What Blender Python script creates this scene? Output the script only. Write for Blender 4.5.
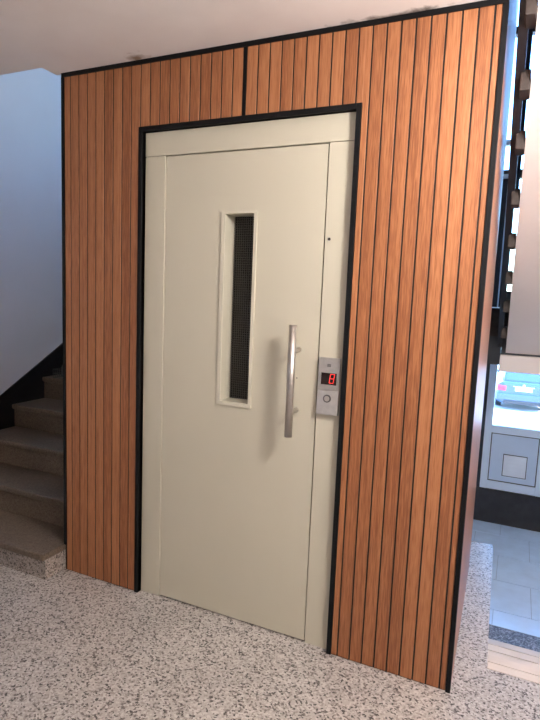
import bpy, bmesh, math, random
from mathutils import Vector, Matrix
random.seed(7)
scn = bpy.context.scene
COL = scn.collection
for o in list(bpy.data.objects):
    bpy.data.objects.remove(o)

# ------------------------------------------------------------------ camera
cam = bpy.data.cameras.new('camera')
cam.sensor_fit = 'HORIZONTAL'; cam.sensor_width = 36.0; cam.lens = 36.371
cam.clip_start = 0.02; cam.clip_end = 300
camo = bpy.data.objects.new('camera', cam); COL.objects.link(camo)
ra = Vector((0.9083, 0.4165, 0.0393)).normalized()
fw = Vector((-0.4094, 0.9044, -0.1204)).normalized()
ua = ra.cross(fw).normalized(); ra = fw.cross(ua).normalized()
camo.matrix_world = Matrix(((ra.x, ua.x, -fw.x, 2.0849), (ra.y, ua.y, -fw.y, -2.0689), (ra.z, ua.z, -fw.z, 1.4966), (0, 0, 0, 1)))
scn.camera = camo

# ------------------------------------------------------------------ world, sun, exposure
w = bpy.data.worlds.new('world'); scn.world = w; w.use_nodes = True
nt = w.node_tree; nt.nodes.clear()
wo = nt.nodes.new('ShaderNodeOutputWorld'); bg = nt.nodes.new('ShaderNodeBackground')
sky = nt.nodes.new('ShaderNodeTexSky'); sky.sky_type = 'NISHITA'; sky.sun_disc = False
sky.sun_elevation = math.radians(42); sky.sun_rotation = math.radians(110); sky.air_density = 1.2; sky.dust_density = 1.0
tint = nt.nodes.new('ShaderNodeMix'); tint.data_type = 'RGBA'; tint.blend_type = 'MULTIPLY'; tint.inputs[0].default_value = 1.0
tint.inputs[7].default_value = (0.57, 0.83, 1.12, 1)
nt.links.new(sky.outputs[0], tint.inputs[6]); nt.links.new(tint.outputs[2], bg.inputs[0])
bg.inputs[1].default_value = 2.4
nt.links.new(bg.outputs[0], wo.inputs[0])
sun = bpy.data.lights.new('sun', 'SUN'); sun.energy = 14.0; sun.angle = math.radians(0.6); sun.color = (1.0, 0.95, 0.88)
suno = bpy.data.objects.new('sun', sun); COL.objects.link(suno)
suno.rotation_euler = Vector((-0.80, 0.06, -0.72)).to_track_quat('-Z', 'Y').to_euler()
LAMP = 126.0
vs = scn.view_settings
vs.view_transform = 'Standard'; vs.look = 'None'; vs.exposure = 0.0; vs.gamma = 1.0; vs.use_curve_mapping = False

# ------------------------------------------------------------------ materials
def newmat(name):
    m = bpy.data.materials.new(name); m.use_nodes = True
    return m, m.node_tree, m.node_tree.nodes['Principled BSDF']
def N(nt, t, **kw):
    n = nt.nodes.new(t)
    for k, v in kw.items(): setattr(n, k, v)
    return n
def coords(nt, scale=(1, 1, 1), kind='Object'):
    tc = N(nt, 'ShaderNodeTexCoord'); mp = N(nt, 'ShaderNodeMapping')
    mp.inputs['Scale'].default_value = scale
    nt.links.new(tc.outputs[kind], mp.inputs[0])
    return mp.outputs[0]
def ramp(nt, stops, interp='LINEAR'):
    r = N(nt, 'ShaderNodeValToRGB'); cr = r.color_ramp; cr.interpolation = interp
    while len(cr.elements) < len(stops): cr.elements.new(0.5)
    for e, (p, c) in zip(cr.elements, stops):
        e.position = p; e.color = (c[0], c[1], c[2], 1)
    return r
def plain(name, col, rough=0.5, metal=0.0, var=0.06, scale=6.0, bump=0.0, bscale=200, coat=0.0):
    """paint / metal with a faint mottling of its own"""
    m, nt, b = newmat(name)
    b.inputs['Roughness'].default_value = rough; b.inputs['Metallic'].default_value = metal
    if coat: b.inputs['Coat Weight'].default_value = coat; b.inputs['Coat Roughness'].default_value = 0.08
    v = coords(nt)
    n = N(nt, 'ShaderNodeTexNoise'); n.inputs['Scale'].default_value = scale; n.inputs['Detail'].default_value = 4
    nt.links.new(v, n.inputs['Vector'])
    r = ramp(nt, [(0.3, [c * (1 - var) for c in col]), (0.7, [min(1, c * (1 + var)) for c in col])])
    nt.links.new(n.outputs[0], r.inputs[0]); nt.links.new(r.outputs[0], b.inputs['Base Color'])
    if bump:
        n2 = N(nt, 'ShaderNodeTexNoise'); n2.inputs['Scale'].default_value = bscale; n2.inputs['Detail'].default_value = 3
        nt.links.new(v, n2.inputs['Vector'])
        bp = N(nt, 'ShaderNodeBump'); bp.inputs['Strength'].default_value = bump; bp.inputs['Distance'].default_value = 0.002
        nt.links.new(n2.outputs[0], bp.inputs['Height']); nt.links.new(bp.outputs[0], b.inputs['Normal'])
    return m
def wood(name, dark, mid, light, rough, spec=0.5, objrand=0.5):
    m, nt, b = newmat(name)
    oi = N(nt, 'ShaderNodeObjectInfo')
    tc = N(nt, 'ShaderNodeTexCoord')
    off = N(nt, 'ShaderNodeVectorMath', operation='SCALE'); off.inputs[0].default_value = (3.1, 1.7, 9.3)
    nt.links.new(oi.outputs['Random'], off.inputs['Scale'])
    ad = N(nt, 'ShaderNodeVectorMath', operation='ADD')
    nt.links.new(tc.outputs['Object'], ad.inputs[0]); nt.links.new(off.outputs[0], ad.inputs[1])
    def streak(sx, sz, detail):
        mp = N(nt, 'ShaderNodeMapping'); mp.inputs['Scale'].default_value = (sx, sx, sz)
        nt.links.new(ad.outputs[0], mp.inputs[0])
        n = N(nt, 'ShaderNodeTexNoise'); n.inputs['Scale'].default_value = 1.0; n.inputs['Detail'].default_value = detail
        nt.links.new(mp.outputs[0], n.inputs['Vector']); return n
    a1 = streak(90, 1.6, 4); a2 = streak(420, 14, 3)
    mx = N(nt, 'ShaderNodeMath', operation='MULTIPLY_ADD'); mx.inputs[1].default_value = 0.62
    nt.links.new(a2.outputs[0], mx.inputs[0])
    mh = N(nt, 'ShaderNodeMath', operation='MULTIPLY'); mh.inputs[1].default_value = 0.38
    nt.links.new(a1.outputs[0], mh.inputs[0]); nt.links.new(mh.outputs[0], mx.inputs[2])
    sh = N(nt, 'ShaderNodeMath', operation='MULTIPLY_ADD'); sh.inputs[1].default_value = 0.16 * objrand * 2
    nt.links.new(oi.outputs['Random'], sh.inputs[0])
    mo = N(nt, 'ShaderNodeMath', operation='ADD'); mo.inputs[1].default_value = -0.08 * objrand * 2
    nt.links.new(mx.outputs[0], mo.inputs[0]); nt.links.new(mo.outputs[0], sh.inputs[2])
    r = ramp(nt, [(0.36, dark), (0.50, mid), (0.64, light)])
    nt.links.new(sh.outputs[0], r.inputs[0]); nt.links.new(r.outputs[0], b.inputs['Base Color'])
    b.inputs['Roughness'].default_value = rough; b.inputs['Specular IOR Level'].default_value = spec
    bp = N(nt, 'ShaderNodeBump'); bp.inputs['Strength'].default_value = 0.15; bp.inputs['Distance'].default_value = 0.001
    nt.links.new(a2.outputs[0], bp.inputs['Height']); nt.links.new(bp.outputs[0], b.inputs['Normal'])
    return m
def terrazzo(name, stops, scale, rough, tone=(1, 1, 1), blotch=0.15):
    m, nt, b = newmat(name)
    v = coords(nt)
    nz = N(nt, 'ShaderNodeTexNoise'); nz.inputs['Scale'].default_value = scale * 1.3; nz.inputs['Detail'].default_value = 2
    nt.links.new(v, nz.inputs['Vector'])
    sc = N(nt, 'ShaderNodeVectorMath', operation='SCALE'); sc.inputs['Scale'].default_value = 0.9 / scale
    nt.links.new(nz.outputs['Color'], sc.inputs[0])
    ad = N(nt, 'ShaderNodeVectorMath', operation='ADD'); nt.links.new(v, ad.inputs[0]); nt.links.new(sc.outputs[0], ad.inputs[1])
    vo = N(nt, 'ShaderNodeTexVoronoi'); vo.inputs['Scale'].default_value = scale
    nt.links.new(ad.outputs[0], vo.inputs['Vector'])
    sp = N(nt, 'ShaderNodeSeparateColor'); nt.links.new(vo.outputs['Color'], sp.inputs[0])
    r = ramp(nt, stops, 'CONSTANT'); nt.links.new(sp.outputs[0], r.inputs[0])
    n2 = N(nt, 'ShaderNodeTexNoise'); n2.inputs['Scale'].default_value = 3.0; n2.inputs['Detail'].default_value = 5
    nt.links.new(v, n2.inputs['Vector'])
    r2 = ramp(nt, [(0.3, [t * (1 - blotch) for t in tone]), (0.7, [min(1, t * (1 + blotch)) for t in tone])])
    nt.links.new(n2.outputs[0], r2.inputs[0])
    mu = N(nt, 'ShaderNodeMix'); mu.data_type = 'RGBA'; mu.blend_type = 'MULTIPLY'; mu.inputs[0].default_value = 1
    nt.links.new(r.outputs[0], mu.inputs[6]); nt.links.new(r2.outputs[0], mu.inputs[7])
    nt.links.new(mu.outputs[2], b.inputs['Base Color'])
    b.inputs['Roughness'].default_value = rough
    return m
def glass(name, tintc=(1, 1, 1), refl=0.04):
    m = bpy.data.materials.new(name); m.use_nodes = True; nt = m.node_tree; nt.nodes.clear()
    out = N(nt, 'ShaderNodeOutputMaterial'); mix = N(nt, 'ShaderNodeMixShader')
    tr = N(nt, 'ShaderNodeBsdfTransparent'); tr.inputs[0].default_value = (*tintc, 1)
    gl = N(nt, 'ShaderNodeBsdfGlossy'); gl.inputs['Roughness'].default_value = 0.02
    fr = N(nt, 'ShaderNodeFresnel'); fr.inputs[0].default_value = 1.45
    nt.links.new(fr.outputs[0], mix.inputs[0]); nt.links.new(tr.outputs[0], mix.inputs[1]); nt.links.new(gl.outputs[0], mix.inputs[2])
    nt.links.new(mix.outputs[0], out.inputs[0])
    return m
def emis(name, col, strength):
    m, nt, b = newmat(name)
    b.inputs['Base Color'].default_value = (*[min(c, 0.8) for c in col], 1)
    b.inputs['Emission Color'].default_value = (*col, 1); b.inputs['Emission Strength'].default_value = strength
    return m
def ceiling_mat():
    m, nt, b = newmat('ceiling_paint')
    v = coords(nt)
    n = N(nt, 'ShaderNodeTexNoise'); n.inputs['Scale'].default_value = 4; n.inputs['Detail'].default_value = 5
    nt.links.new(v, n.inputs['Vector'])
    r = ramp(nt, [(0.3, (0.82, 0.755, 0.735)), (0.7, (0.87, 0.815, 0.795))]); nt.links.new(n.outputs[0], r.inputs[0])
    prev = r.outputs[0]
    nz = N(nt, 'ShaderNodeTexNoise'); nz.inputs['Scale'].default_value = 22; nz.inputs['Detail'].default_value = 6
    nt.links.new(v, nz.inputs['Vector'])
    # water stains / torn plaster along the lift's head trim
    for (cx, cy, rx, ry, col) in ((0.465, -0.02, 0.05, 0.05, (0.33, 0.21, 0.15)), (1.58, -0.005, 0.19, 0.028, (0.20, 0.15, 0.13)), (1.69, 0.0, 0.07, 0.03, (0.13, 0.10, 0.09))):
        mp = N(nt, 'ShaderNodeMapping'); mp.vector_type = 'POINT'
        mp.inputs['Location'].default_value = (-cx / rx, -cy / ry, 0); mp.inputs['Scale'].default_value = (1 / rx, 1 / ry, 0)
        nt.links.new(v, mp.inputs[0])
        ln = N(nt, 'ShaderNodeVectorMath', operation='LENGTH'); nt.links.new(mp.outputs[0], ln.inputs[0])
        ma = N(nt, 'ShaderNodeMath', operation='MULTIPLY_ADD'); ma.inputs[1].default_value = 2.6
        nt.links.new(nz.outputs[0], ma.inputs[0]); nt.links.new(ln.outputs['Value'], ma.inputs[2])
        rr = ramp(nt, [(0.0, (1, 1, 1)), (1.0, (0, 0, 0))])
        sb = N(nt, 'ShaderNodeMath', operation='MULTIPLY_ADD'); sb.inputs[1].default_value = 0.9; sb.inputs[2].default_value = -1.2
        nt.links.new(ma.outputs[0], sb.inputs[0]); nt.links.new(sb.outputs[0], rr.inputs[0])
        mu = N(nt, 'ShaderNodeMix'); mu.data_type = 'RGBA'; mu.inputs[7].default_value = (*col, 1)
        nt.links.new(rr.outputs[0], mu.inputs[0]); nt.links.new(prev, mu.inputs[6]); prev = mu.outputs[2]
    nt.links.new(prev, b.inputs['Base Color']); b.inputs['Roughness'].default_value = 0.85
    return m

M = {}
M['ceiling'] = ceiling_mat()
M['wall'] = plain('wall_plaster', (0.72, 0.72, 0.75), 0.75, var=0.03, scale=2.5, bump=0.15, bscale=120)
M['white_wall'] = plain('white_plaster', (0.78, 0.75, 0.73), 0.8, var=0.04, scale=3, bump=0.1, bscale=150)
M['soffit'] = plain('soffit_plaster', (0.86, 0.79, 0.775), 0.75, var=0.03, scale=3)
M['black_base'] = plain('black_skirting_paint', (0.012, 0.012, 0.014), 0.35, var=0.2)
M['plinth'] = plain('black_plinth_stone', (0.022, 0.022, 0.026), 0.5, var=0.35, scale=14)
CH = [(0.0, (0.065, 0.057, 0.054)), (0.08, (0.18, 0.155, 0.145)), (0.19, (0.35, 0.315, 0.295)), (0.36, (0.49, 0.455, 0.43)), (0.78, (0.61, 0.575, 0.55))]
M['floor'] = terrazzo('terrazzo', CH, 145, 0.34)
M['riser_terrazzo'] = terrazzo('terrazzo_step', CH, 150, 0.5, (0.70, 0.66, 0.63))
M['step'] = terrazzo('worn_brown_terrazzo', [(0.0, (0.11, 0.080, 0.055)), (0.2, (0.145, 0.108, 0.076)), (0.5, (0.165, 0.125, 0.090)), (0.8, (0.195, 0.150, 0.110))], 150, 0.45, blotch=0.3)
M['lower_terrazzo'] = terrazzo('grey_terrazzo', [(0.0, (0.06, 0.055, 0.055)), (0.3, (0.14, 0.13, 0.13)), (0.6, (0.24, 0.225, 0.22)), (0.85, (0.34, 0.32, 0.31))], 120, 0.4)
M['tile'] = plain('pale_tile', (0.58, 0.73, 0.92), 0.18, var=0.06, scale=9)  # blue of the daylight is put into this pale grey tile colour
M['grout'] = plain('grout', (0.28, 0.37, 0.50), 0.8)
M['nosing'] = plain('pale_stone_nosing', (0.70, 0.62, 0.55), 0.5, var=0.06, scale=8)
M['nosing_riser'] = plain('step_riser_paint', (0.30, 0.25, 0.22), 0.7)
M['board'] = wood('teak_board', (0.205, 0.070, 0.026), (0.325, 0.125, 0.050), (0.41, 0.175, 0.076), 0.42)
M['side_wood'] = wood('teak_laminate', (0.27, 0.115, 0.062), (0.34, 0.150, 0.082), (0.41, 0.185, 0.105), 0.36, objrand=0.1)
M['black'] = plain('black_aluminium', (0.006, 0.006, 0.007), 0.5, var=0.2)
M['black'].node_tree.nodes['Principled BSDF'].inputs['Specular IOR Level'].default_value = 0.15
M['groove'] = plain('black_groove_backing', (0.006, 0.005, 0.005), 0.7)
M['door'] = plain('cream_enamel', (0.575, 0.540, 0.435), 0.36, var=0.012, scale=3)
M['door_trim'] = plain('cream_trim', (0.62, 0.585, 0.48), 0.34, var=0.01)
M['steel'] = plain('brushed_steel', (0.58, 0.55, 0.52), 0.38, 1.0, var=0.05, scale=40)
M['plate'] = plain('satin_steel_plate', (0.52, 0.50, 0.485), 0.40, 0.75, var=0.06, scale=60)
M['plate2'] = plain('brushed_steel_plate', (0.60, 0.585, 0.57), 0.36, 0.75, var=0.06, scale=60)
M['dark'] = plain('dark_void', (0.006, 0.006, 0.006), 0.8)
M['wire'] = plain('wire_mesh', (0.08, 0.075, 0.065), 0.5, 0.0)
M['hole'] = plain('keyhole', (0.02, 0.016, 0.013), 0.6)
M['display'] = plain('display_glass', (0.012, 0.004, 0.004), 0.12)
M['led'] = emis('red_led', (1.0, 0.045, 0.04), 1.25)
M['led_off'] = plain('unlit_led', (0.05, 0.006, 0.006), 0.3)
M['engrave'] = plain('engraved_emblem', (0.16, 0.15, 0.15), 0.5, 0.5)
M['rail'] = plain('black_railing_paint', (0.012, 0.011, 0.014), 0.35, var=0.2)
M['bracket'] = plain('brown_bracket', (0.040, 0.028, 0.024), 0.6, var=0.3, scale=30)
M['dado'] = plain('dark_dado', (0.03, 0.035, 0.045), 0.3)
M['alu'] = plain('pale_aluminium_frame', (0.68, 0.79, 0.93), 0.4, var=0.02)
M['alu_panel'] = plain('daylight_tinted_panel', (0.57, 0.69, 0.86), 0.45, var=0.03)  # same daylight blue put into the panel colour, not blue paint
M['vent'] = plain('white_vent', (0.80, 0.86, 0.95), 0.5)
M['gasket'] = plain('dark_gasket', (0.08, 0.09, 0.11), 0.6)
M['glass'] = glass('clear_glass', (0.97, 0.99, 1.0))
M['dark_glass'] = glass('lift_glass', (0.55, 0.55, 0.55))
M['lamp'] = emis('lamp_diffuser', (1.0, 0.93, 0.87), LAMP)
M['fill_up'] = emis('added_fill_glow', (1.0, 0.93, 0.88), 70.0)  # glow of the fill globe added upstairs
M['lamp_body'] = plain('lamp_body', (0.75, 0.75, 0.75), 0.5)
M['asphalt'] = plain('pale_paving', (0.55, 0.53, 0.50), 0.9, var=0.08, scale=1.5)
M['car'] = plain('car_paint', (0.05, 0.09, 0.17), 0.25, 0.2, var=0.03, coat=1.0)
M['car_glass'] = plain('car_window', (0.03, 0.04, 0.05), 0.08)
M['car_light'] = plain('tail_light', (0.65, 0.04, 0.06), 0.2)
M['car_plate'] = plain('licence_plate', (0.8, 0.8, 0.78), 0.5)
M['car_black'] = plain('car_plastic', (0.03, 0.03, 0.035), 0.6)
M['tyre'] = plain('tyre_rubber', (0.02, 0.02, 0.02), 0.8)
M['chrome'] = plain('car_chrome', (0.8, 0.8, 0.8), 0.15, 1.0)
M['leaf'] = plain('shrub_leaf', (0.10, 0.20, 0.06), 0.7, var=0.4, scale=6)
M['basket'] = plain('grey_wire', (0.10, 0.105, 0.095), 0.6)
M['bag'] = plain('dark_green_cloth', (0.045, 0.06, 0.05), 0.8, var=0.3, scale=20)

# ------------------------------------------------------------------ mesh helpers
def box(bm, x0, x1, y0, y1, z0, z1):
    vs_ = [bm.verts.new((x, y, z)) for z in (z0, z1) for y in (y0, y1) for x in (x0, x1)]
    for f in ((0, 2, 3, 1), (4, 5, 7, 6), (0, 1, 5, 4), (2, 6, 7, 3), (0, 4, 6, 2), (1, 3, 7, 5)):
        bm.faces.new([vs_[i] for i in f])
def prism(bm, pts, axis, lo, hi):
    """polygon pts (2D) extruded along axis 'x','y' or 'z'"""
    def P(p, t):
        return {'x': (t, p[0], p[1]), 'y': (p[0], t, p[1]), 'z': (p[0], p[1], t)}[axis]
    a = [bm.verts.new(P(p, lo)) for p in pts]; b = [bm.verts.new(P(p, hi)) for p in pts]
    bm.faces.new(a); bm.faces.new(b[::-1]); n = len(pts)
    for i in range(n): bm.faces.new((a[i], b[i], b[(i + 1) % n], a[(i + 1) % n]))
def hexa(bm, p):
    """8 points: bottom ring 4 then top ring 4"""
    v = [bm.verts.new(q) for q in p]
    for f in ((3, 2, 1, 0), (4, 5, 6, 7), (0, 1, 5, 4), (1, 2, 6, 5), (2, 3, 7, 6), (3, 0, 4, 7)):
        bm.faces.new([v[i] for i in f])
def tube(bm, p0, p1, r, seg=16, r2=None):
    p0 = Vector(p0); p1 = Vector(p1); d = (p1 - p0).normalized(); r2 = r if r2 is None else r2
    a = d.orthogonal().normalized(); b = d.cross(a)
    A = []; B = []
    for i in range(seg):
        t = 2 * math.pi * i / seg; o = a * math.cos(t) + b * math.sin(t)
        A.append(bm.verts.new(p0 + o * r)); B.append(bm.verts.new(p1 + o * r2))
    bm.faces.new(A[::-1]); bm.faces.new(B)
    for i in range(seg): bm.faces.new((A[i], A[(i + 1) % seg], B[(i + 1) % seg], B[i]))
def obj(name, bm, m, parent=None, bevel=0.0, smooth=False, seg=2):
    bmesh.ops.recalc_face_normals(bm, faces=bm.faces)
    if bevel:
        bmesh.ops.bevel(bm, geom=[e for e in bm.edges], offset=bevel, segments=seg, profile=0.5, affect='EDGES', clamp_overlap=True)
    me = bpy.data.meshes.new(name); bm.to_mesh(me); bm.free()
    me.materials.append(M[m])
    if smooth:
        for p in me.polygons: p.use_smooth = True
    return link(name, me, parent)
def link(name, me, parent=None, loc=None):
    o = bpy.data.objects.new(name, me); COL.objects.link(o)
    if parent is not None:
        o.parent = parent
        if 'base' in parent: o.matrix_parent_inverse = Matrix.Translation(-Vector(parent['base'][:]))
    if loc: o.location = loc
    return o
def bx(name, m, parent, *a, bevel=0.0):
    bm = bmesh.new(); box(bm, *a); return obj(name, bm, m, parent, bevel)
def tag(o, label, cat, group=None):
    o['label'] = label; o['category'] = cat
    if group: o['group'] = group
    return o
ROOTS = []
def thing(name, label, cat, loc, group=None):
    o = bpy.data.objects.new(name, None); COL.objects.link(o); o.location = loc; o['base'] = list(loc)
    o.empty_display_size = 0.1; ROOTS.append(o)
    return tag(o, label, cat, group)
def struct(o):
    o['kind'] = 'structure'; return o

SK = 0.018                                  # the side walls run a touch out of square
YB = 3.10                                   # back wall, inner face
ZL = -0.48                                  # vestibule floor
XL, XR = -1.20, 3.30

# ------------------------------------------------------------------ room shell
bm = bmesh.new()
prism(bm, [(XL - 0.15, -3.4), (XR + 0.15, -3.4), (XR + 0.15, 0.217), (2.085, 0.217), (2.085 - 1.45 * 0.02, 1.47), (XL - 0.15, 1.47)], 'z', -0.62, 0.0)
struct(obj('floor', bm, 'floor'))
bm = bmesh.new()
prism(bm, [(XL, -3.4), (XR, -3.4), (XR, -0.085), (2.02, -0.085), (2.02, 0.010), (-0.04, 0.010), (-0.04, -0.085), (XL, -0.085)], 'z', 2.5, 2.76)
struct(obj('ceiling', bm, 'ceiling'))
struct(bx('wall_left', 'wall', None, XL - 0.15, XL, -3.4, YB + 0.2, -0.62, 5.4))
struct(bx('wall_right', 'white_wall', None, XR, XR + 0.15, -3.4, YB + 0.2, -0.62, 5.4))
struct(bx('wall_front', 'white_wall', None, XL - 0.15, XR + 0.15, -3.55, -3.4, -0.62, 5.4))
struct(bx('ceiling_upper', 'white_wall', None, XL - 0.15, XR + 0.15, -3.55, YB + 0.2, 5.4, 5.55))
# back wall: stair window above, glazed entrance screen below, leaving openings
WZ0, WZ1 = 2.575, 5.0
GX0, GX1, GZ0, GZ1 = 1.882, 3.26, -0.17, 1.25
bm = bmesh.new()
box(bm, XL, XR, YB, YB + 0.2, WZ1, 5.4)
box(bm, XL, XL + 0.12, YB, YB + 0.2, WZ0, WZ1)
box(bm, XR - 0.12, XR, YB, YB + 0.2, WZ0, WZ1)
struct(obj('wall_back', bm, 'white_wall'))
bm = bmesh.new()
box(bm, XL, 1.94, YB, YB + 0.2, GZ1, WZ0)
box(bm, 3.2, XR, YB, YB + 0.2, GZ1, WZ0)
box(bm, 1.94, 3.2, YB, YB + 0.2, GZ1, 1.58)
box(bm, XL, GX0, YB, YB + 0.2, ZL, GZ1)
struct(obj('wall_back_dado', bm, 'dado'))
struct(bx('baseboard_back', 'plinth', None, XL, XR, YB - 0.006, YB + 0.2, -0.62, GZ0))
struct(bx('wall_vestibule', 'white_wall', None, 1.55, 1.70, 1.475, YB - 0.008, ZL, 1.06))

# black skirting climbing the left wall
bm = bmesh.new()
k = 0.165 / 0.277
def sk(y): return 0.918 + (y - 0.957) * 0.575
prism(bm, [(-3.4, 0.0), (-0.15, 0.0), (1.9, 1.0), (1.9, sk(1.9)), (-0.35, sk(-0.35)), (-0.50, 0.105), (-3.4, 0.105)], 'x', XL, XL + 0.012)
struct(obj('baseboard_left', bm, 'black_base'))

# vestibule floor with single tiles
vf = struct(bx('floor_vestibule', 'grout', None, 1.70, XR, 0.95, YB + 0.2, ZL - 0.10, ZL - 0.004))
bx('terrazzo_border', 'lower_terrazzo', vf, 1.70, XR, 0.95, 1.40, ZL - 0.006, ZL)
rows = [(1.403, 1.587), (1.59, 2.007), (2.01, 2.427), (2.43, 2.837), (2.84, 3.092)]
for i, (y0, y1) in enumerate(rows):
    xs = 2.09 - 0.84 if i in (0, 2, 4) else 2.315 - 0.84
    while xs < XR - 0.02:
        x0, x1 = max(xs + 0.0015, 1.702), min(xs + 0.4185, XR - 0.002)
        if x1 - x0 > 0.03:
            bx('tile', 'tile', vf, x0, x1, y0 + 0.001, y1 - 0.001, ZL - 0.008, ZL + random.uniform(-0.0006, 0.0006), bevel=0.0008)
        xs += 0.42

# ------------------------------------------------------------------ stair window (upper) and glazed entrance screen
def frame_rect(bm, x0, x1, z0, z1, wd, y0, y1):
    box(bm, x0, x0 + wd, y0, y1, z0, z1); box(bm, x1 - wd, x1, y0, y1, z0, z1)
    box(bm, x0 + wd, x1 - wd, y0, y1, z0, z0 + wd); box(bm, x0 + wd, x1 - wd, y0, y1, z1 - wd, z1)
w1 = bpy.data.objects.new('window_1', None); COL.objects.link(w1); struct(w1); w1.location = (1.05, YB, WZ0); w1['base'] = [1.05, YB, WZ0]
bm = bmesh.new(); frame_rect(bm, XL + 0.12, XR - 0.12, WZ0, WZ1, 0.05, YB + 0.03, YB + 0.10)
obj('window_frame', bm, 'rail', w1)
mull = [XL + 0.145 + i * (XR - XL - 0.29) / 5 for i in range(6)]
for x in mull[1:-1]: bx('mullion', 'rail', w1, x - 0.025, x + 0.025, YB + 0.03, YB + 0.10, WZ0 + 0.05, WZ1 - 0.05)
for i in range(5):
    bx('transom', 'rail', w1, mull[i] + 0.025, mull[i + 1] - 0.025, YB + 0.03, YB + 0.10, 3.715, 3.775)
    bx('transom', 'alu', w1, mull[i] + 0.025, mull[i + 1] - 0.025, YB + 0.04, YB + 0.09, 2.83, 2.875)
    for z0, z1 in ((WZ0 + 0.05, 2.83), (2.875, 3.715), (3.775, WZ1 - 0.05)):
        bx('pane', 'glass', w1, mull[i] + 0.025, mull[i + 1] - 0.025, YB + 0.062, YB + 0.068, z0, z1)
w2 = bpy.data.objects.new('window_2', None); COL.objects.link(w2); struct(w2); w2.location = (2.57, YB, 1.58); w2['base'] = [2.57, YB, 1.58]
bm = bmesh.new(); frame_rect(bm, 1.94, 3.2, 1.58, WZ0, 0.02, YB + 0.03, YB + 0.10); obj('window_frame', bm, 'rail', w2)
bx('mullion', 'rail', w2, 2.55, 2.59, YB + 0.03, YB + 0.10, 1.60, WZ0 - 0.02)
for x0, x1 in ((1.96, 2.55), (2.59, 3.18)): bx('pane', 'glass', w2, x0, x1, YB + 0.062, YB + 0.068, 1.60, WZ0 - 0.02)
bx('window_sill', 'white_wall', w1, XL, 1.94, YB - 0.04, YB + 0.0, WZ0 - 0.03, WZ0)

d1 = bpy.data.objects.new('door_1', None); COL.objects.link(d1); struct(d1); d1.location = (2.6, YB, GZ0); d1['base'] = [2.6, YB, GZ0]
yo0, yo1 = YB + 0.0, YB + 0.07
posts = [(GX0, 1.943), (2.335, 2.395), (2.79, 2.85), (GX1 - 0.06, GX1)]
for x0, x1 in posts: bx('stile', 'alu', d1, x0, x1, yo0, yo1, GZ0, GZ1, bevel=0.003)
for (xa, xb) in zip(posts[:-1], posts[1:]):
    x0, x1 = xa[1], xb[0]
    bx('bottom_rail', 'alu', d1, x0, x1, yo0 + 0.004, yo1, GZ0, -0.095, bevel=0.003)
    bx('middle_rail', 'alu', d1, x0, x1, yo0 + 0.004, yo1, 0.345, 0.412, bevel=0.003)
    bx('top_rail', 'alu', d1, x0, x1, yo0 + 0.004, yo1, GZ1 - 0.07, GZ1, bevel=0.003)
    bm = bmesh.new(); frame_rect(bm, x0, x1, -0.095, 0.345, 0.008, yo0 + 0.012, yo1 - 0.01); obj('gasket', bm, 'gasket', d1)
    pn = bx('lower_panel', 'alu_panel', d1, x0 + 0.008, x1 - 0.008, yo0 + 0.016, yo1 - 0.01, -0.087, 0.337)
    bx('pane', 'glass', d1, x0, x1, yo0 + 0.035, yo0 + 0.041, 0.412, GZ1 - 0.07)
    if x0 < 2.0:
        v = bx('vent_cover', 'vent', d1, 2.062, 2.246, yo0 + 0.004, yo0 + 0.016, -0.030, 0.158, bevel=0.004)
        bm = bmesh.new(); frame_rect(bm, 2.056, 2.252, -0.036, 0.164, 0.006, yo0 + 0.010, yo0 + 0.016); obj('vent_rim', bm, 'gasket', d1)
        for i in range(4): bx('louvre', 'vent', v, 2.085, 2.223, yo0, yo0 + 0.005, -0.005 + i * 0.038, 0.012 + i * 0.038)

# ------------------------------------------------------------------ mid landing, return flight, railing
def xe(y): return 2.052 - SK * y           # inner edge of the return flight
YM = 1.95
land = thing('mid_landing', 'white half landing slab and beam above the entrance hall', 'landing', (2.0, YM, 1.46))
bm = bmesh.new(); prism(bm, [(XL + 0.002, 2.15), (0.01, 2.15), (0.01, YM + 0.06), (XR - 0.002, YM + 0.06), (XR - 0.002, YB - 0.002), (XL + 0.002, YB - 0.002)], 'z', 1.27, 1.46); obj('slab', bm, 'white_wall', land)
bm = bmesh.new(); box(bm, 1.985, XR - 0.002, YM - 0.03, YM + 0.12, 1.035, 1.148); obj('beam', bm, 'soffit', land, bevel=0.006)
bx('beam_core', 'dado', land, 1.987, XR - 0.004, YM + 0.002, YM + 0.058, 1.149, 1.269)
bm = bmesh.new(); box(bm, 1.70, 1.985, YM + 0.02, YM + 0.12, 1.075, 1.27); obj('beam_end', bm, 'dado', land)
bm = bmesh.new(); box(bm, 0.01, XR - 0.002, YM + 0.01, YM + 0.06, 1.27, 1.46); obj('landing_edge', bm, 'bracket', land)

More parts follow.
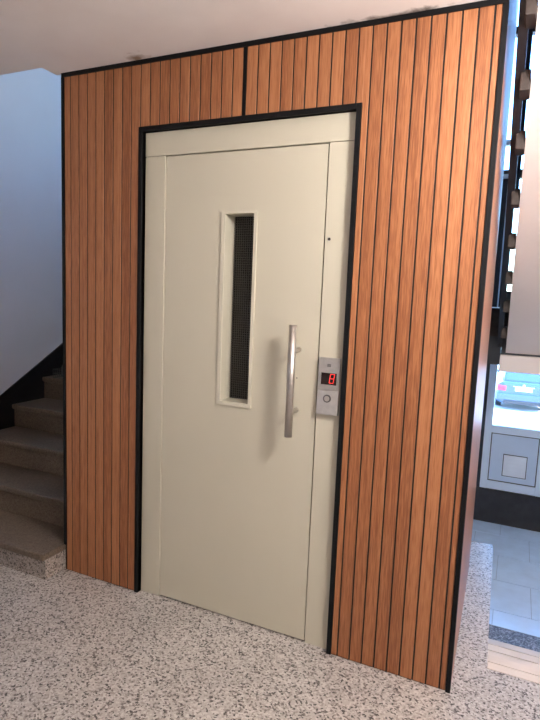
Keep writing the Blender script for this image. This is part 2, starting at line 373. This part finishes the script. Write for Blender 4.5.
fl = thing('stair_flight', 'white plastered underside of the upper stair flight rising over the hall', 'stairs', (2.6, YM, 1.2))
def zu(y): return 2.42 - 0.645 * y
y_lo, y_hi = YM, -0.083
bm = bmesh.new()
hexa(bm, [(xe(y_hi), y_hi, zu(y_hi)), (XR - 0.003, y_hi, zu(y_hi)), (XR - 0.003, y_lo, zu(y_lo)), (xe(y_lo), y_lo, zu(y_lo)),
          (xe(y_hi), y_hi, zu(y_hi) + 0.15), (XR - 0.003, y_hi, zu(y_hi) + 0.15), (XR - 0.003, y_lo, zu(y_lo) + 0.15), (xe(y_lo), y_lo, zu(y_lo) + 0.15)])
obj('soffit_slab', bm, 'soffit', fl)
for i in range(7):
    yn = YM - 0.277 * i; z1 = 1.46 + 0.162 * (i + 1); y1 = yn - 0.277
    bm = bmesh.new()
    hexa(bm, [(xe(y1) + 0.01, y1, zu(y1) + 0.10), (XR - 0.003, y1, zu(y1) + 0.10), (XR - 0.003, yn, zu(yn) + 0.10), (xe(yn) + 0.01, yn, zu(yn) + 0.10),
              (xe(y1) + 0.01, y1, z1), (XR - 0.003, y1, z1), (XR - 0.003, yn, z1), (xe(yn) + 0.01, yn, z1)])
    obj('step', bm, 'step', fl)

# flight
rl = thing('stair_railing', 'black metal railing bracketed to the edge of the upper stair flight', 'railing', (2.0, YM, 1.3))
def sbar(name, off0, off1, dz0, dz1, mat, ya=-0.085, yb=YM):
    bm = bmesh.new()
    hexa(bm, [(xe(ya) + off0, ya, zu(ya) + dz0), (xe(ya) + off1, ya, zu(ya) + dz0), (xe(yb) + off1, yb, zu(yb) + dz0), (xe(yb) + off0, yb, zu(yb) + dz0),
              (xe(ya) + off0, ya, zu(ya) + dz1), (xe(ya) + off1, ya, zu(ya) + dz1), (xe(yb) + off1, yb, zu(yb) + dz1), (xe(yb) + off0, yb, zu(yb) + dz1)])
    return obj(name, bm, mat, rl)
sbar('lower_rail', -0.056, -0.024, 0.04, 0.062, 'rail')
sbar('handrail', -0.050, -0.010, 1.05, 1.09, 'rail')
for y in (0.02, 0.256, 0.487, 0.761, 1.020, 1.287, 1.533, 1.80):
    h = 0.055
    bm = bmesh.new(); box(bm, xe(y) - 0.036, xe(y) - 0.001, y - h, y + h, zu(y) + 0.012, zu(y) + 0.085)
    obj('bracket', bm, 'bracket', rl, bevel=0.004)
    for yy in (y, y + 0.135):
        if yy < YM:
            bm = bmesh.new(); box(bm, xe(yy) - 0.044, xe(yy) - 0.030, yy - 0.007, yy + 0.007, zu(yy) + 0.06, zu(yy) + 1.055)
            obj('baluster', bm, 'rail', rl)
# pipes / cables running up the dark wall under the stair window
for x, r, lab in ((1.900, 0.006, 'pale pipe on the dark wall under the stair window, farther from the glazing'), (1.930, 0.004, 'thin pale pipe on the dark wall, hard beside the glazing')):
    bm = bmesh.new(); tube(bm, (x, YB - r, 1.46), (x, YB - r, 2.53), r, 8)
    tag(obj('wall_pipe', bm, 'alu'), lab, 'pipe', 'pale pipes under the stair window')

# ------------------------------------------------------------------ stone stair beside the lift (left)
st = thing('staircase', 'worn brown stone stairs climbing between the lift and the left wall', 'stairs', (-0.6, -0.15, 0))
for i in range(8):
    zt = 0.14 + 0.165 * i; yn = -0.15 + 0.277 * i; x1 = 0.0 if i == 0 else -0.006
    z0 = 0.0 if i == 0 else zt - 0.165
    tb = 0.035
    bm = bmesh.new(); box(bm, XL + 0.012, x1 - 0.004, yn + 0.022, yn + 0.277 + 0.08, z0 - (0.0 if i == 0 else 0.03), zt - tb)
    obj('riser', bm, 'riser_terrazzo' if i == 0 else 'step', st)
    bm = bmesh.new(); box(bm, XL + 0.012, x1, yn, yn + 0.277 + 0.06, zt - tb, zt)
    t = obj('tread', bm, 'step', st, bevel=0.008)

# ------------------------------------------------------------------ steps down to the vestibule
dn = thing('entrance_steps', 'pale edged steps leading down from the landing to the tiled entrance hall', 'stairs', (2.7, 0.2, ZL))
edges = [(0.217, 0.315, 0.0), (0.315, 0.66, -0.16), (0.66, 0.975, -0.32)]
for i, (y0, y1, z) in enumerate(edges):
    bx('riser', 'nosing_riser', dn, 2.085, XR, y0 + 0.0, y1 - 0.012, ZL - 0.05, z - 0.03)
    if i == 0:
        bx('nosing', 'nosing', dn, 2.086, XR, y0 + 0.002, 0.264, -0.03, 0.002, bevel=0.0015)
        bx('nosing', 'nosing', dn, 2.086, XR, 0.268, y1, -0.03, 0.002, bevel=0.0015)
    else:
        bx('tread', 'nosing', dn, 2.084 - 0.006 * i, XR, y0 - 0.012, y1 - 0.052, z - 0.03, z, bevel=0.0015)
        bx('nosing', 'nosing', dn, 2.084 - 0.006 * i, XR, y1 - 0.048, y1, z - 0.03, z + 0.001, bevel=0.0015)

# ------------------------------------------------------------------ lift enclosure
XW, YS = 1.9634, 1.10
ZT = 2.5
def xs_(y): return XW - SK * y
enc = thing('elevator_enclosure', 'elevator shaft clad in reddish vertical wooden boards with black edge trim', 'elevator shaft', (0.98, 0.6, 0))
# core behind the boards (black), with the door opening left free
bm = bmesh.new()
y0, y1 = 0.0036, 0.03
box(bm, 0.003, 0.4785, y0, y1, 0, ZT - 0.002); box(bm, 1.4630, XW - 0.004, y0, y1, 0, ZT - 0.002); box(bm, 0.4785, 1.4630, y0, y1, 2.194, ZT - 0.002)
obj('backing_panel', bm, 'groove', enc)
# shaft body (carries on above the ceiling)
bm = bmesh.new(); box(bm, 0.003, 0.02, 0.03, YS, 0.0, 5.398); obj('side_panel', bm, 'side_wood', enc)
bm = bmesh.new()
hexa(bm, [(xs_(0.016) - 0.016, 0.016, 0), (xs_(0.016), 0.016, 0), (xs_(YS), YS, 0), (xs_(YS) - 0.016, YS, 0),
          (xs_(0.016) - 0.016, 0.016, 5.398), (xs_(0.016), 0.016, 5.398), (xs_(YS), YS, 5.398), (xs_(YS) - 0.016, YS, 5.398)])
obj('side_panel', bm, 'side_wood', enc)
bx('back_panel', 'groove', enc, 0.02, xs_(YS) - 0.016, YS - 0.02, YS, 0.0, 5.398)
bx('upper_front_panel', 'white_wall', enc, 0.02, XW - 0.02, 0.035, 0.06, 2.765, 5.398)
# boards: one object each
PITCH, GAP, TH = 0.0517, 0.0062, 0.0035
def board_mesh(wd, z0, z1):
    bm = bmesh.new(); box(bm, 0, wd, 0.0, TH, z0, z1)
    es = [e for e in bm.edges if abs(e.verts[0].co.z - e.verts[1].co.z) > 0.1 and e.verts[0].co.y < 0.001]
    bmesh.ops.bevel(bm, geom=es, offset=0.0012, segments=1, affect='EDGES')
    bmesh.ops.recalc_face_normals(bm, faces=bm.faces)
    me = bpy.data.meshes.new('board'); bm.to_mesh(me); bm.free(); me.materials.append(M['board']); return me
cache = {}
def board(xa, xb, z0, z1):
    key = (round(xb - xa, 4), z0, z1)
    if key not in cache: cache[key] = board_mesh(xb - xa, z0, z1)
    return link('board', cache[key], enc, (xa, 0, 0))
ZB = 2.481
gl = [0.0510 + PITCH * i for i in range(18)]             # grooves up to 0.930
gr = [1.0440 + PITCH * i for i in range(18)]             # grooves from 1.044 to 1.92
gr = [g for g in gr if g < 1.93]
cells = [(0.0145, gl[0] - GAP / 2)] + [(a + GAP / 2, b - GAP / 2) for a, b in zip(gl[:-1], gl[1:])] + [(gl[-1] + GAP / 2, 0.9765)]
cells += [(0.9945, gr[0] - GAP / 2)] + [(a + GAP / 2, b - GAP / 2) for a, b in zip(gr[:-1], gr[1:])] + [(gr[-1] + GAP / 2, 1.9455)]
FL, FR, FZ = 0.4585, 1.4826, 2.2155                     # outer edges of the black door surround
for a, b in cells:
    if b <= FL - 0.0005 or a >= FR + 0.0005: board(a, b, 0.004, ZB)
    elif a >= FL and b <= FR: board(a, b, FZ + 0.001, ZB)
    elif a < FL < b:
        board(a, FL - 0.001, 0.004, ZB); board(FL - 0.001, b, FZ + 0.001, ZB)
    else:
        board(a, FR + 0.001, FZ + 0.001, ZB); board(FR + 0.001, b, 0.004, ZB)
bx('seam_strip', 'black', enc, 0.978, 0.993, -0.001, 0.0034, FZ, ZB)
bx('top_trim', 'black', enc, 0.0, XW, -0.006, 0.0034, ZB, ZT - 0.0005)
bx('corner_trim', 'black', enc, -0.001, 0.0135, -0.006, 0.03, 0.142, ZB)
bx('corner_trim', 'black', enc, 1.9465, XW + 0.001, -0.006, 0.020, 0.0, ZB, bevel=0.001)

# ------------------------------------------------------------------ lift door with surround
dr = thing('elevator_door', 'cream enamelled elevator door with narrow window and long steel handle', 'elevator door', (0.97, 0.03, 0))
JY = 0.022
bx('surround', 'black', dr, FL, 0.4785, -0.005, 0.045, 0.0, FZ, bevel=0.001)
bx('surround', 'black', dr, 1.4630, FR, -0.005, 0.045, 0.0, FZ, bevel=0.001)
bx('surround', 'black', dr, 0.4785, 1.4630, -0.005, 0.045, 2.194, FZ, bevel=0.001)
LX0, LX1, LZ1 = 0.5900, 1.3535, 2.0885
bx('jamb_panel', 'door', dr, 0.479, LX0 - 0.0015, JY, 0.07, 0.0, LZ1, bevel=0.0025)
bx('jamb_panel', 'door', dr, LX1 + 0.0025, 1.4625, JY, 0.07, 0.0, LZ1, bevel=0.0015)
bx('header_panel', 'door', dr, 0.479, 1.4625, JY, 0.07, LZ1 + 0.002, 2.1935, bevel=0.001)
bm = bmesh.new()
for (a0, a1, b0, b1) in ((0.482, 0.893, 0.0, 2.19), (1.048, 1.460, 0.0, 2.19), (0.893, 1.048, 0.0, 1.008), (0.893, 1.048, 1.836, 2.19)):
    box(bm, a0, a1, 0.071, 0.08, b0, b1)
obj('gap_shadow_plate', bm, 'dark', dr)  # near-black sheet behind the leaf, painted shade for the door gaps
bx('threshold', 'dark', dr, LX0, LX1, 0.034, 0.071, 0.0, 0.004)
# leaf with a real opening
LY = 0.0265
WX0, WX1, WZa, WZb = 0.9015, 1.0400, 1.0160, 1.8285
bm = bmesh.new()
box(bm, LX0 + 0.001, WX0, LY, 0.07, 0.006, LZ1 - 0.003); box(bm, WX1, LX1 - 0.0025, LY, 0.07, 0.006, LZ1 - 0.003)
box(bm, WX0, WX1, LY, 0.07, 0.006, WZa); box(bm, WX0, WX1, LY, 0.07, WZb, LZ1 - 0.003)
leaf = obj('leaf', bm, 'door', dr)
bm = bmesh.new()
ox0, ox1, oz0, oz1 = 0.8835, 1.0545, 0.9985, 1.8390
for (a0, a1, b0, b1) in ((ox0, WX0, oz0, oz1), (WX1, ox1, oz0, oz1), (WX0, WX1, oz0, WZa), (WX0, WX1, WZb, oz1)):
    box(bm, a0, a1, LY - 0.006, LY, b0, b1)
obj('window_trim', bm, 'door_trim', leaf)
bm = bmesh.new(); WD = LY + 0.088
box(bm, WX0 - 0.004, WX0, 0.07, WD, WZa - 0.004, WZb + 0.004); box(bm, WX1, WX1 + 0.004, 0.07, WD, WZa - 0.004, WZb + 0.004)
box(bm, WX0, WX1, 0.07, WD, WZa - 0.004, WZa); box(bm, WX0, WX1, 0.07, WD, WZb, WZb + 0.004)
obj('window_reveal', bm, 'door_trim', leaf)
bx('pane', 'dark_glass', leaf, WX0, WX1, WD - 0.004, WD, WZa, WZb)
bm = bmesh.new()
x = WX0 + 0.006
while x < WX1: box(bm, x - 0.0008, x + 0.0008, WD - 0.009, WD - 0.0075, WZa, WZb); x += 0.0105
z = WZa + 0.006
while z < WZb: box(bm, WX0, WX1, WD - 0.0075, WD - 0.006, z - 0.0008, z + 0.0008); z += 0.0105
o = obj('wire_mesh', bm, 'wire', leaf); o['kind'] = 'stuff'
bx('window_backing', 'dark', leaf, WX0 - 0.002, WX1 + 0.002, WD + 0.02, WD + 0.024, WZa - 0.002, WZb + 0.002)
# handle
hx, hy = 1.2655, -0.050
bm = bmesh.new(); tube(bm, (hx, hy, 0.9195), (hx, hy, 1.3765), 0.0158, 32)
es = [e for e in bm.edges if abs(e.verts[0].co.z - e.verts[1].co.z) < 1e-5]
bmesh.ops.bevel(bm, geom=es, offset=0.0012, segments=2, affect='EDGES')
hb = obj('handle_bar', bm, 'steel', leaf, smooth=False)
for p in hb.data.polygons: p.use_smooth = abs(p.normal.z) < 0.5
for zp in (1.272, 1.018):
    bm = bmesh.new(); tube(bm, (hx, LY, zp), (hx, hy + 0.010, zp), 0.0105, 20)
    pp = obj('handle_post', bm, 'steel', leaf)
    for p in pp.data.polygons: p.use_smooth = abs(p.normal.y) < 0.5
bm = bmesh.new(); tube(bm, (1.2626, LY - 0.0008, 1.1529), (1.2626, LY + 0.001, 1.1529), 0.0028, 12); obj('screw_hole', bm, 'hole', leaf)
bm = bmesh.new(); tube(bm, (1.3745, JY - 0.0012, 1.720), (1.3745, JY + 0.001, 1.720), 0.0075, 20); kh = obj('emergency_lock', bm, 'steel', dr)
bm = bmesh.new(); tube(bm, (1.3745, JY - 0.0018, 1.720), (1.3745, JY + 0.001, 1.720), 0.0058, 20); obj('keyhole', bm, 'hole', dr)

# ------------------------------------------------------------------ call panel
cp = thing('call_panel', 'brushed steel elevator call panel with red 8 display and round button', 'call panel', (1.408, JY, 1.02))
px0, px1 = 1.3605, 1.4515
bm = bmesh.new(); box(bm, px0, px1, JY - 0.012, JY - 0.0002, 1.118, 1.251); up = obj('upper_plate', bm, 'plate', cp, bevel=0.0015)
bm = bmesh.new()
hexa(bm, [(px0, JY - 0.0185, 1.019), (px1, JY - 0.0185, 1.019), (px1, JY - 0.0002, 1.019), (px0, JY - 0.0002, 1.019),
          (px0, JY - 0.012, 1.1178), (px1, JY - 0.012, 1.1178), (px1, JY - 0.0002, 1.1178), (px0, JY - 0.0002, 1.1178)])
lp = obj('lower_plate', bm, 'plate2', cp, bevel=0.0015)
dY = JY - 0.0125
dsp = bx('display', 'display', cp, 1.3745, 1.4395, dY, dY + 0.002, 1.1415, 1.1895)
# seven-segment 8, slightly italic
def seg(bm, x0, z0, x1, z1, t):
    sl = lambda z: (z - 1.1675) * 0.14
    for (a, b, c, d) in ((x0, z0, x1, z1),):
        ax, az, bx_, bz = a + sl(b), b, c + sl(d), d
        dv = Vector((bx_ - ax, bz - az)); n = Vector((-dv.y, dv.x)).normalized() * t / 2; e = dv.normalized() * t * 0.35
        pts = [(ax - e.x + n.x, az - e.y + n.y), (bx_ + e.x + n.x, bz + e.y + n.y), (bx_ + e.x - n.x, bz + e.y - n.y), (ax - e.x - n.x, az - e.y - n.y)]
        prism(bm, pts, 'y', dY - 0.0006, dY)
dg0, dg1, dz0, dzm, dz1 = 1.4115, 1.4285, 1.1492, 1.1672, 1.1852
bm = bmesh.new()
for (a, b, c, d) in ((dg0, dz1, dg1, dz1), (dg0, dzm, dg1, dzm), (dg0, dz0, dg1, dz0), (dg0, dz0 + .002, dg0, dzm - .002), (dg0, dzm + .002, dg0, dz1 - .002), (dg1, dz0 + .002, dg1, dzm - .002), (dg1, dzm + .002, dg1, dz1 - .002)):
    seg(bm, a, b, c, d, 0.0019)
obj('digit', bm, 'led', dsp)
bm = bmesh.new()
for i in range(3): box(bm, 1.3975, 1.4135, JY - 0.0127, JY - 0.0119, 1.2150 + i * 0.004, 1.2176 + i * 0.004)
obj('emblem', bm, 'engrave', up)
bY = JY - 0.0125 - 0.0035
bm = bmesh.new(); tube(bm, (1.405, bY + 0.004, 1.0855), (1.405, bY - 0.0035, 1.0855), 0.0165, 32, 0.0160); ring = obj('button_ring', bm, 'engrave', cp)
bm = bmesh.new(); tube(bm, (1.405, bY, 1.0855), (1.405, bY - 0.006, 1.0855), 0.0125, 32, 0.0105); obj('button', bm, 'steel', cp)

# ------------------------------------------------------------------ small bundle in a wire basket on the stair
bk = thing('wire_basket', 'small dark basket standing on the upper stone stair by the wall', 'basket', (-0.97, 1.07, 0.80))
bm = bmesh.new()
bmesh.ops.create_uvsphere(bm, u_segments=20, v_segments=12, radius=1)
for v in bm.verts:
    v.co = Vector((v.co.x * 0.115, v.co.y * 0.085, max(v.co.z, -0.55) * 0.085))
    v.co *= 1 + 0.10 * math.sin(v.co.x * 60 + v.co.z * 40) * math.cos(v.co.y * 50)
    v.co += Vector((-0.97, 1.07, 0.850))
obj('cloth_bundle', bm, 'bag', bk, smooth=True)
bm = bmesh.new()
for i in range(13):
    x = -1.09 + i * 0.02
    for y in (0.975, 1.165): box(bm, x - 0.0015, x + 0.0015, y - 0.0015, y + 0.0015, 0.801, 0.865)
for i in range(10):
    y = 0.975 + i * 0.0211
    for x in (-1.09, -0.85): box(bm, x - 0.0015, x + 0.0015, y - 0.0015, y + 0.0015, 0.801, 0.865)
for z in (0.803, 0.834, 0.866):
    for y in (0.975, 1.165): box(bm, -1.092, -0.848, y - 0.002, y + 0.002, z - 0.002, z + 0.002)
    for x in (-1.09, -0.85): box(bm, x - 0.002, x + 0.002, 0.973, 1.167, z - 0.002, z + 0.002)
obj('wire_frame', bm, 'basket', bk)

# ------------------------------------------------------------------ ceiling lamp of the landing (right of the viewer), and an unseen fill globe added upstairs
def hang_globe(x, y, zc, drop, r, label, lampmat):
    lm = thing('globe_light', label, 'lamp', (x, y, zc))
    bm = bmesh.new(); tube(bm, (x, y, zc - 0.03), (x, y, zc), 0.045, 24, 0.055); obj('ceiling_rose', bm, 'lamp_body', lm)
    bm = bmesh.new(); tube(bm, (x, y, zc - drop + r), (x, y, zc - 0.03), 0.007, 12); obj('rod', bm, 'lamp_body', lm)
    bm = bmesh.new(); tube(bm, (x, y, zc - drop + r * 0.93), (x, y, zc - drop + r + 0.02), 0.05, 24, 0.03); obj('cap', bm, 'lamp_body', lm)
    bm = bmesh.new(); bmesh.ops.create_uvsphere(bm, u_segments=32, v_segments=20, radius=r)
    for v in bm.verts: v.co += Vector((x, y, zc - drop))
    obj('globe', bm, lampmat, lm, smooth=True)
hang_globe(2.52, -0.85, 2.5, 0.33, 0.15, 'white opal globe lamp hanging under the landing ceiling in front of the lift', 'lamp')
hang_globe(1.0, -1.0, 5.4, 0.33, 0.15, 'unseen white globe added high in the stairwell to brighten the left wall', 'fill_up')  # added fill light for the left wall, no known fixture

# ------------------------------------------------------------------ outside: paving, parked car, low wall and shrub
bm = bmesh.new()
prism(bm, [(YB + 0.2, -0.62), (10.0, -2.23), (70, -2.23), (70, -2.6), (YB + 0.2, -2.6)], 'x', -40, 45)
struct(obj('ground', bm, 'asphalt'))
cx, cy, cz = 2.42, 18.6, -2.23
car = thing('car', 'blue car parked outside with its tail towards the entrance', 'car', (cx, cy, cz))
def C(v): return (cx + v[0], cy + v[1], cz + v[2])
def loft(name, secs, mat, parent, smooth=True):
    """secs: list of (y, [(x,z)...]) half profiles from bottom centre outwards to top centre, mirrored"""
    bm = bmesh.new(); rings = []
    for y, hp in secs:
        full = [(x, z) for x, z in hp] + [(-x, z) for x, z in hp[::-1]]
        rings.append([bm.verts.new(C((x, y, z))) for x, z in full])
    n = len(rings[0])
    for a, b in zip(rings[:-1], rings[1:]):
        for i in range(n): bm.faces.new((a[i], a[(i + 1) % n], b[(i + 1) % n], b[i]))
    bm.faces.new(rings[0][::-1]); bm.faces.new(rings[-1])
    o = obj(name, bm, mat, parent, smooth=False)
    return o
def hp(wb, ws, zt, wt, zb=0.22, zs=0.62): return [(wb * 0.85, zb), (wb, zb + 0.08), (ws, zs), (ws * 0.97, zt - 0.10), (wt, zt)]
body = loft('body', [(0.00, hp(0.78, 0.80, 0.90, 0.62, 0.30)), (0.10, hp(0.86, 0.88, 0.97, 0.70, 0.24)), (0.6, hp(0.88, 0.90, 1.00, 0.74)), (1.2, hp(0.88, 0.90, 0.98, 0.76)),
                     (3.1, hp(0.88, 0.90, 0.98, 0.76)), (3.9, hp(0.87, 0.88, 0.86, 0.70)), (4.3, hp(0.78, 0.80, 0.70, 0.55))], 'car', car)
loft('cabin', [(0.42, [(0.70, 0.90), (0.72, 0.94), (0.70, 0.98), (0.66, 1.0), (0.6, 1.02)]), (1.05, [(0.76, 0.95), (0.77, 1.05), (0.70, 1.25), (0.62, 1.40), (0.5, 1.43)]),
               (2.2, [(0.76, 0.95), (0.77, 1.05), (0.70, 1.28), (0.62, 1.43), (0.5, 1.46)]), (3.1, [(0.74, 0.93), (0.74, 0.95), (0.70, 0.97), (0.66, 0.98), (0.6, 0.99)])], 'car', car)
bm = bmesh.new()
hexa(bm, [C((-0.60, 0.455, 1.04)), C((0.60, 0.455, 1.04)), C((0.60, 0.50, 1.04)), C((-0.60, 0.50, 1.04)), C((-0.47, 0.99, 1.385)), C((0.47, 0.99, 1.385)), C((0.47, 1.05, 1.385)), C((-0.47, 1.05, 1.385))])
obj('rear_window', bm, 'car_glass', car)
def cb(name, mat, parent, x0, x1, y0, y1, z0, z1, bev=0.01):
    return bx(name, mat, parent, cx + x0, cx + x1, cy + y0, cy + y1, cz + z0, cz + z1, bevel=bev)
for s in (-1, 1):
    a, b = sorted((s * 0.56, s * 0.84)); cb('tail_light', 'car_light', car, a, b, -0.02, 0.14, 0.68, 0.86, 0.03)
    for yy in (0.85, 3.4):
        bm = bmesh.new(); tube(bm, C((s * 0.70, yy, 0.31)), C((s * 0.89, yy, 0.31)), 0.31, 24); wh = obj('tyre', bm, 'tyre', car)
        bm = bmesh.new(); tube(bm, C((s * 0.885, yy, 0.31)), C((s * 0.895, yy, 0.31)), 0.20, 20); obj('hub', bm, 'chrome', wh)
    bm = bmesh.new(); box(bm, *sorted((cx + s * 0.88, cx + s * 1.02)), cy + 2.75, cy + 2.85, cz + 0.98, cz + 1.10); obj('mirror', bm, 'car', car, bevel=0.02)
cb('bumper', 'car', car, -0.86, 0.86, -0.06, 0.16, 0.36, 0.60, 0.04)
cb('bumper_insert', 'car_black', car, -0.62, 0.62, -0.055, 0.05, 0.24, 0.37, 0.015)
cb('license_plate', 'car_plate', car, -0.27, 0.27, -0.035, 0.0, 0.70, 0.82, 0.004)
cb('trunk_strip', 'chrome', car, -0.34, 0.34, -0.03, 0.01, 0.845, 0.87, 0.005)
bm = bmesh.new(); tube(bm, C((0, -0.035, 0.91)), C((0, 0.02, 0.91)), 0.045, 20); obj('emblem', bm, 'chrome', car)

gw = bx('garden_wall', 'white_wall', None, -12, 16, 27, 27.3, -2.23, 0.2)
tag(gw, 'long white wall behind the parked car', 'wall')
bm = bmesh.new(); random.seed(3)
for i in range(420):
    u = Vector((random.gauss(0, 1), random.gauss(0, 1), random.gauss(0, 1))).normalized() * (0.6 + 0.4 * random.random())
    c = Vector((4.35 + u.x * 0.95, 24.5 + u.y * 0.9, -1.25 + u.z * 1.0)); s = 0.16
    d1_ = Vector((random.gauss(0, 1), random.gauss(0, 1), random.gauss(0, 1))).normalized(); d2 = d1_.orthogonal().normalized()
    vs4 = [bm.verts.new(c + d1_ * s), bm.verts.new(c + d2 * s * .6), bm.verts.new(c - d1_ * s), bm.verts.new(c - d2 * s * .6)]
    bm.faces.new(vs4)
tube(bm, (4.35, 24.5, -2.23), (4.35, 24.5, -1.2), 0.06, 8)
tag(obj('shrub', bm, 'leaf'), 'green leafy shrub beside the parked car', 'shrub')

for r in ROOTS: del r['base']
for o in (w1, w2, d1): del o['base']
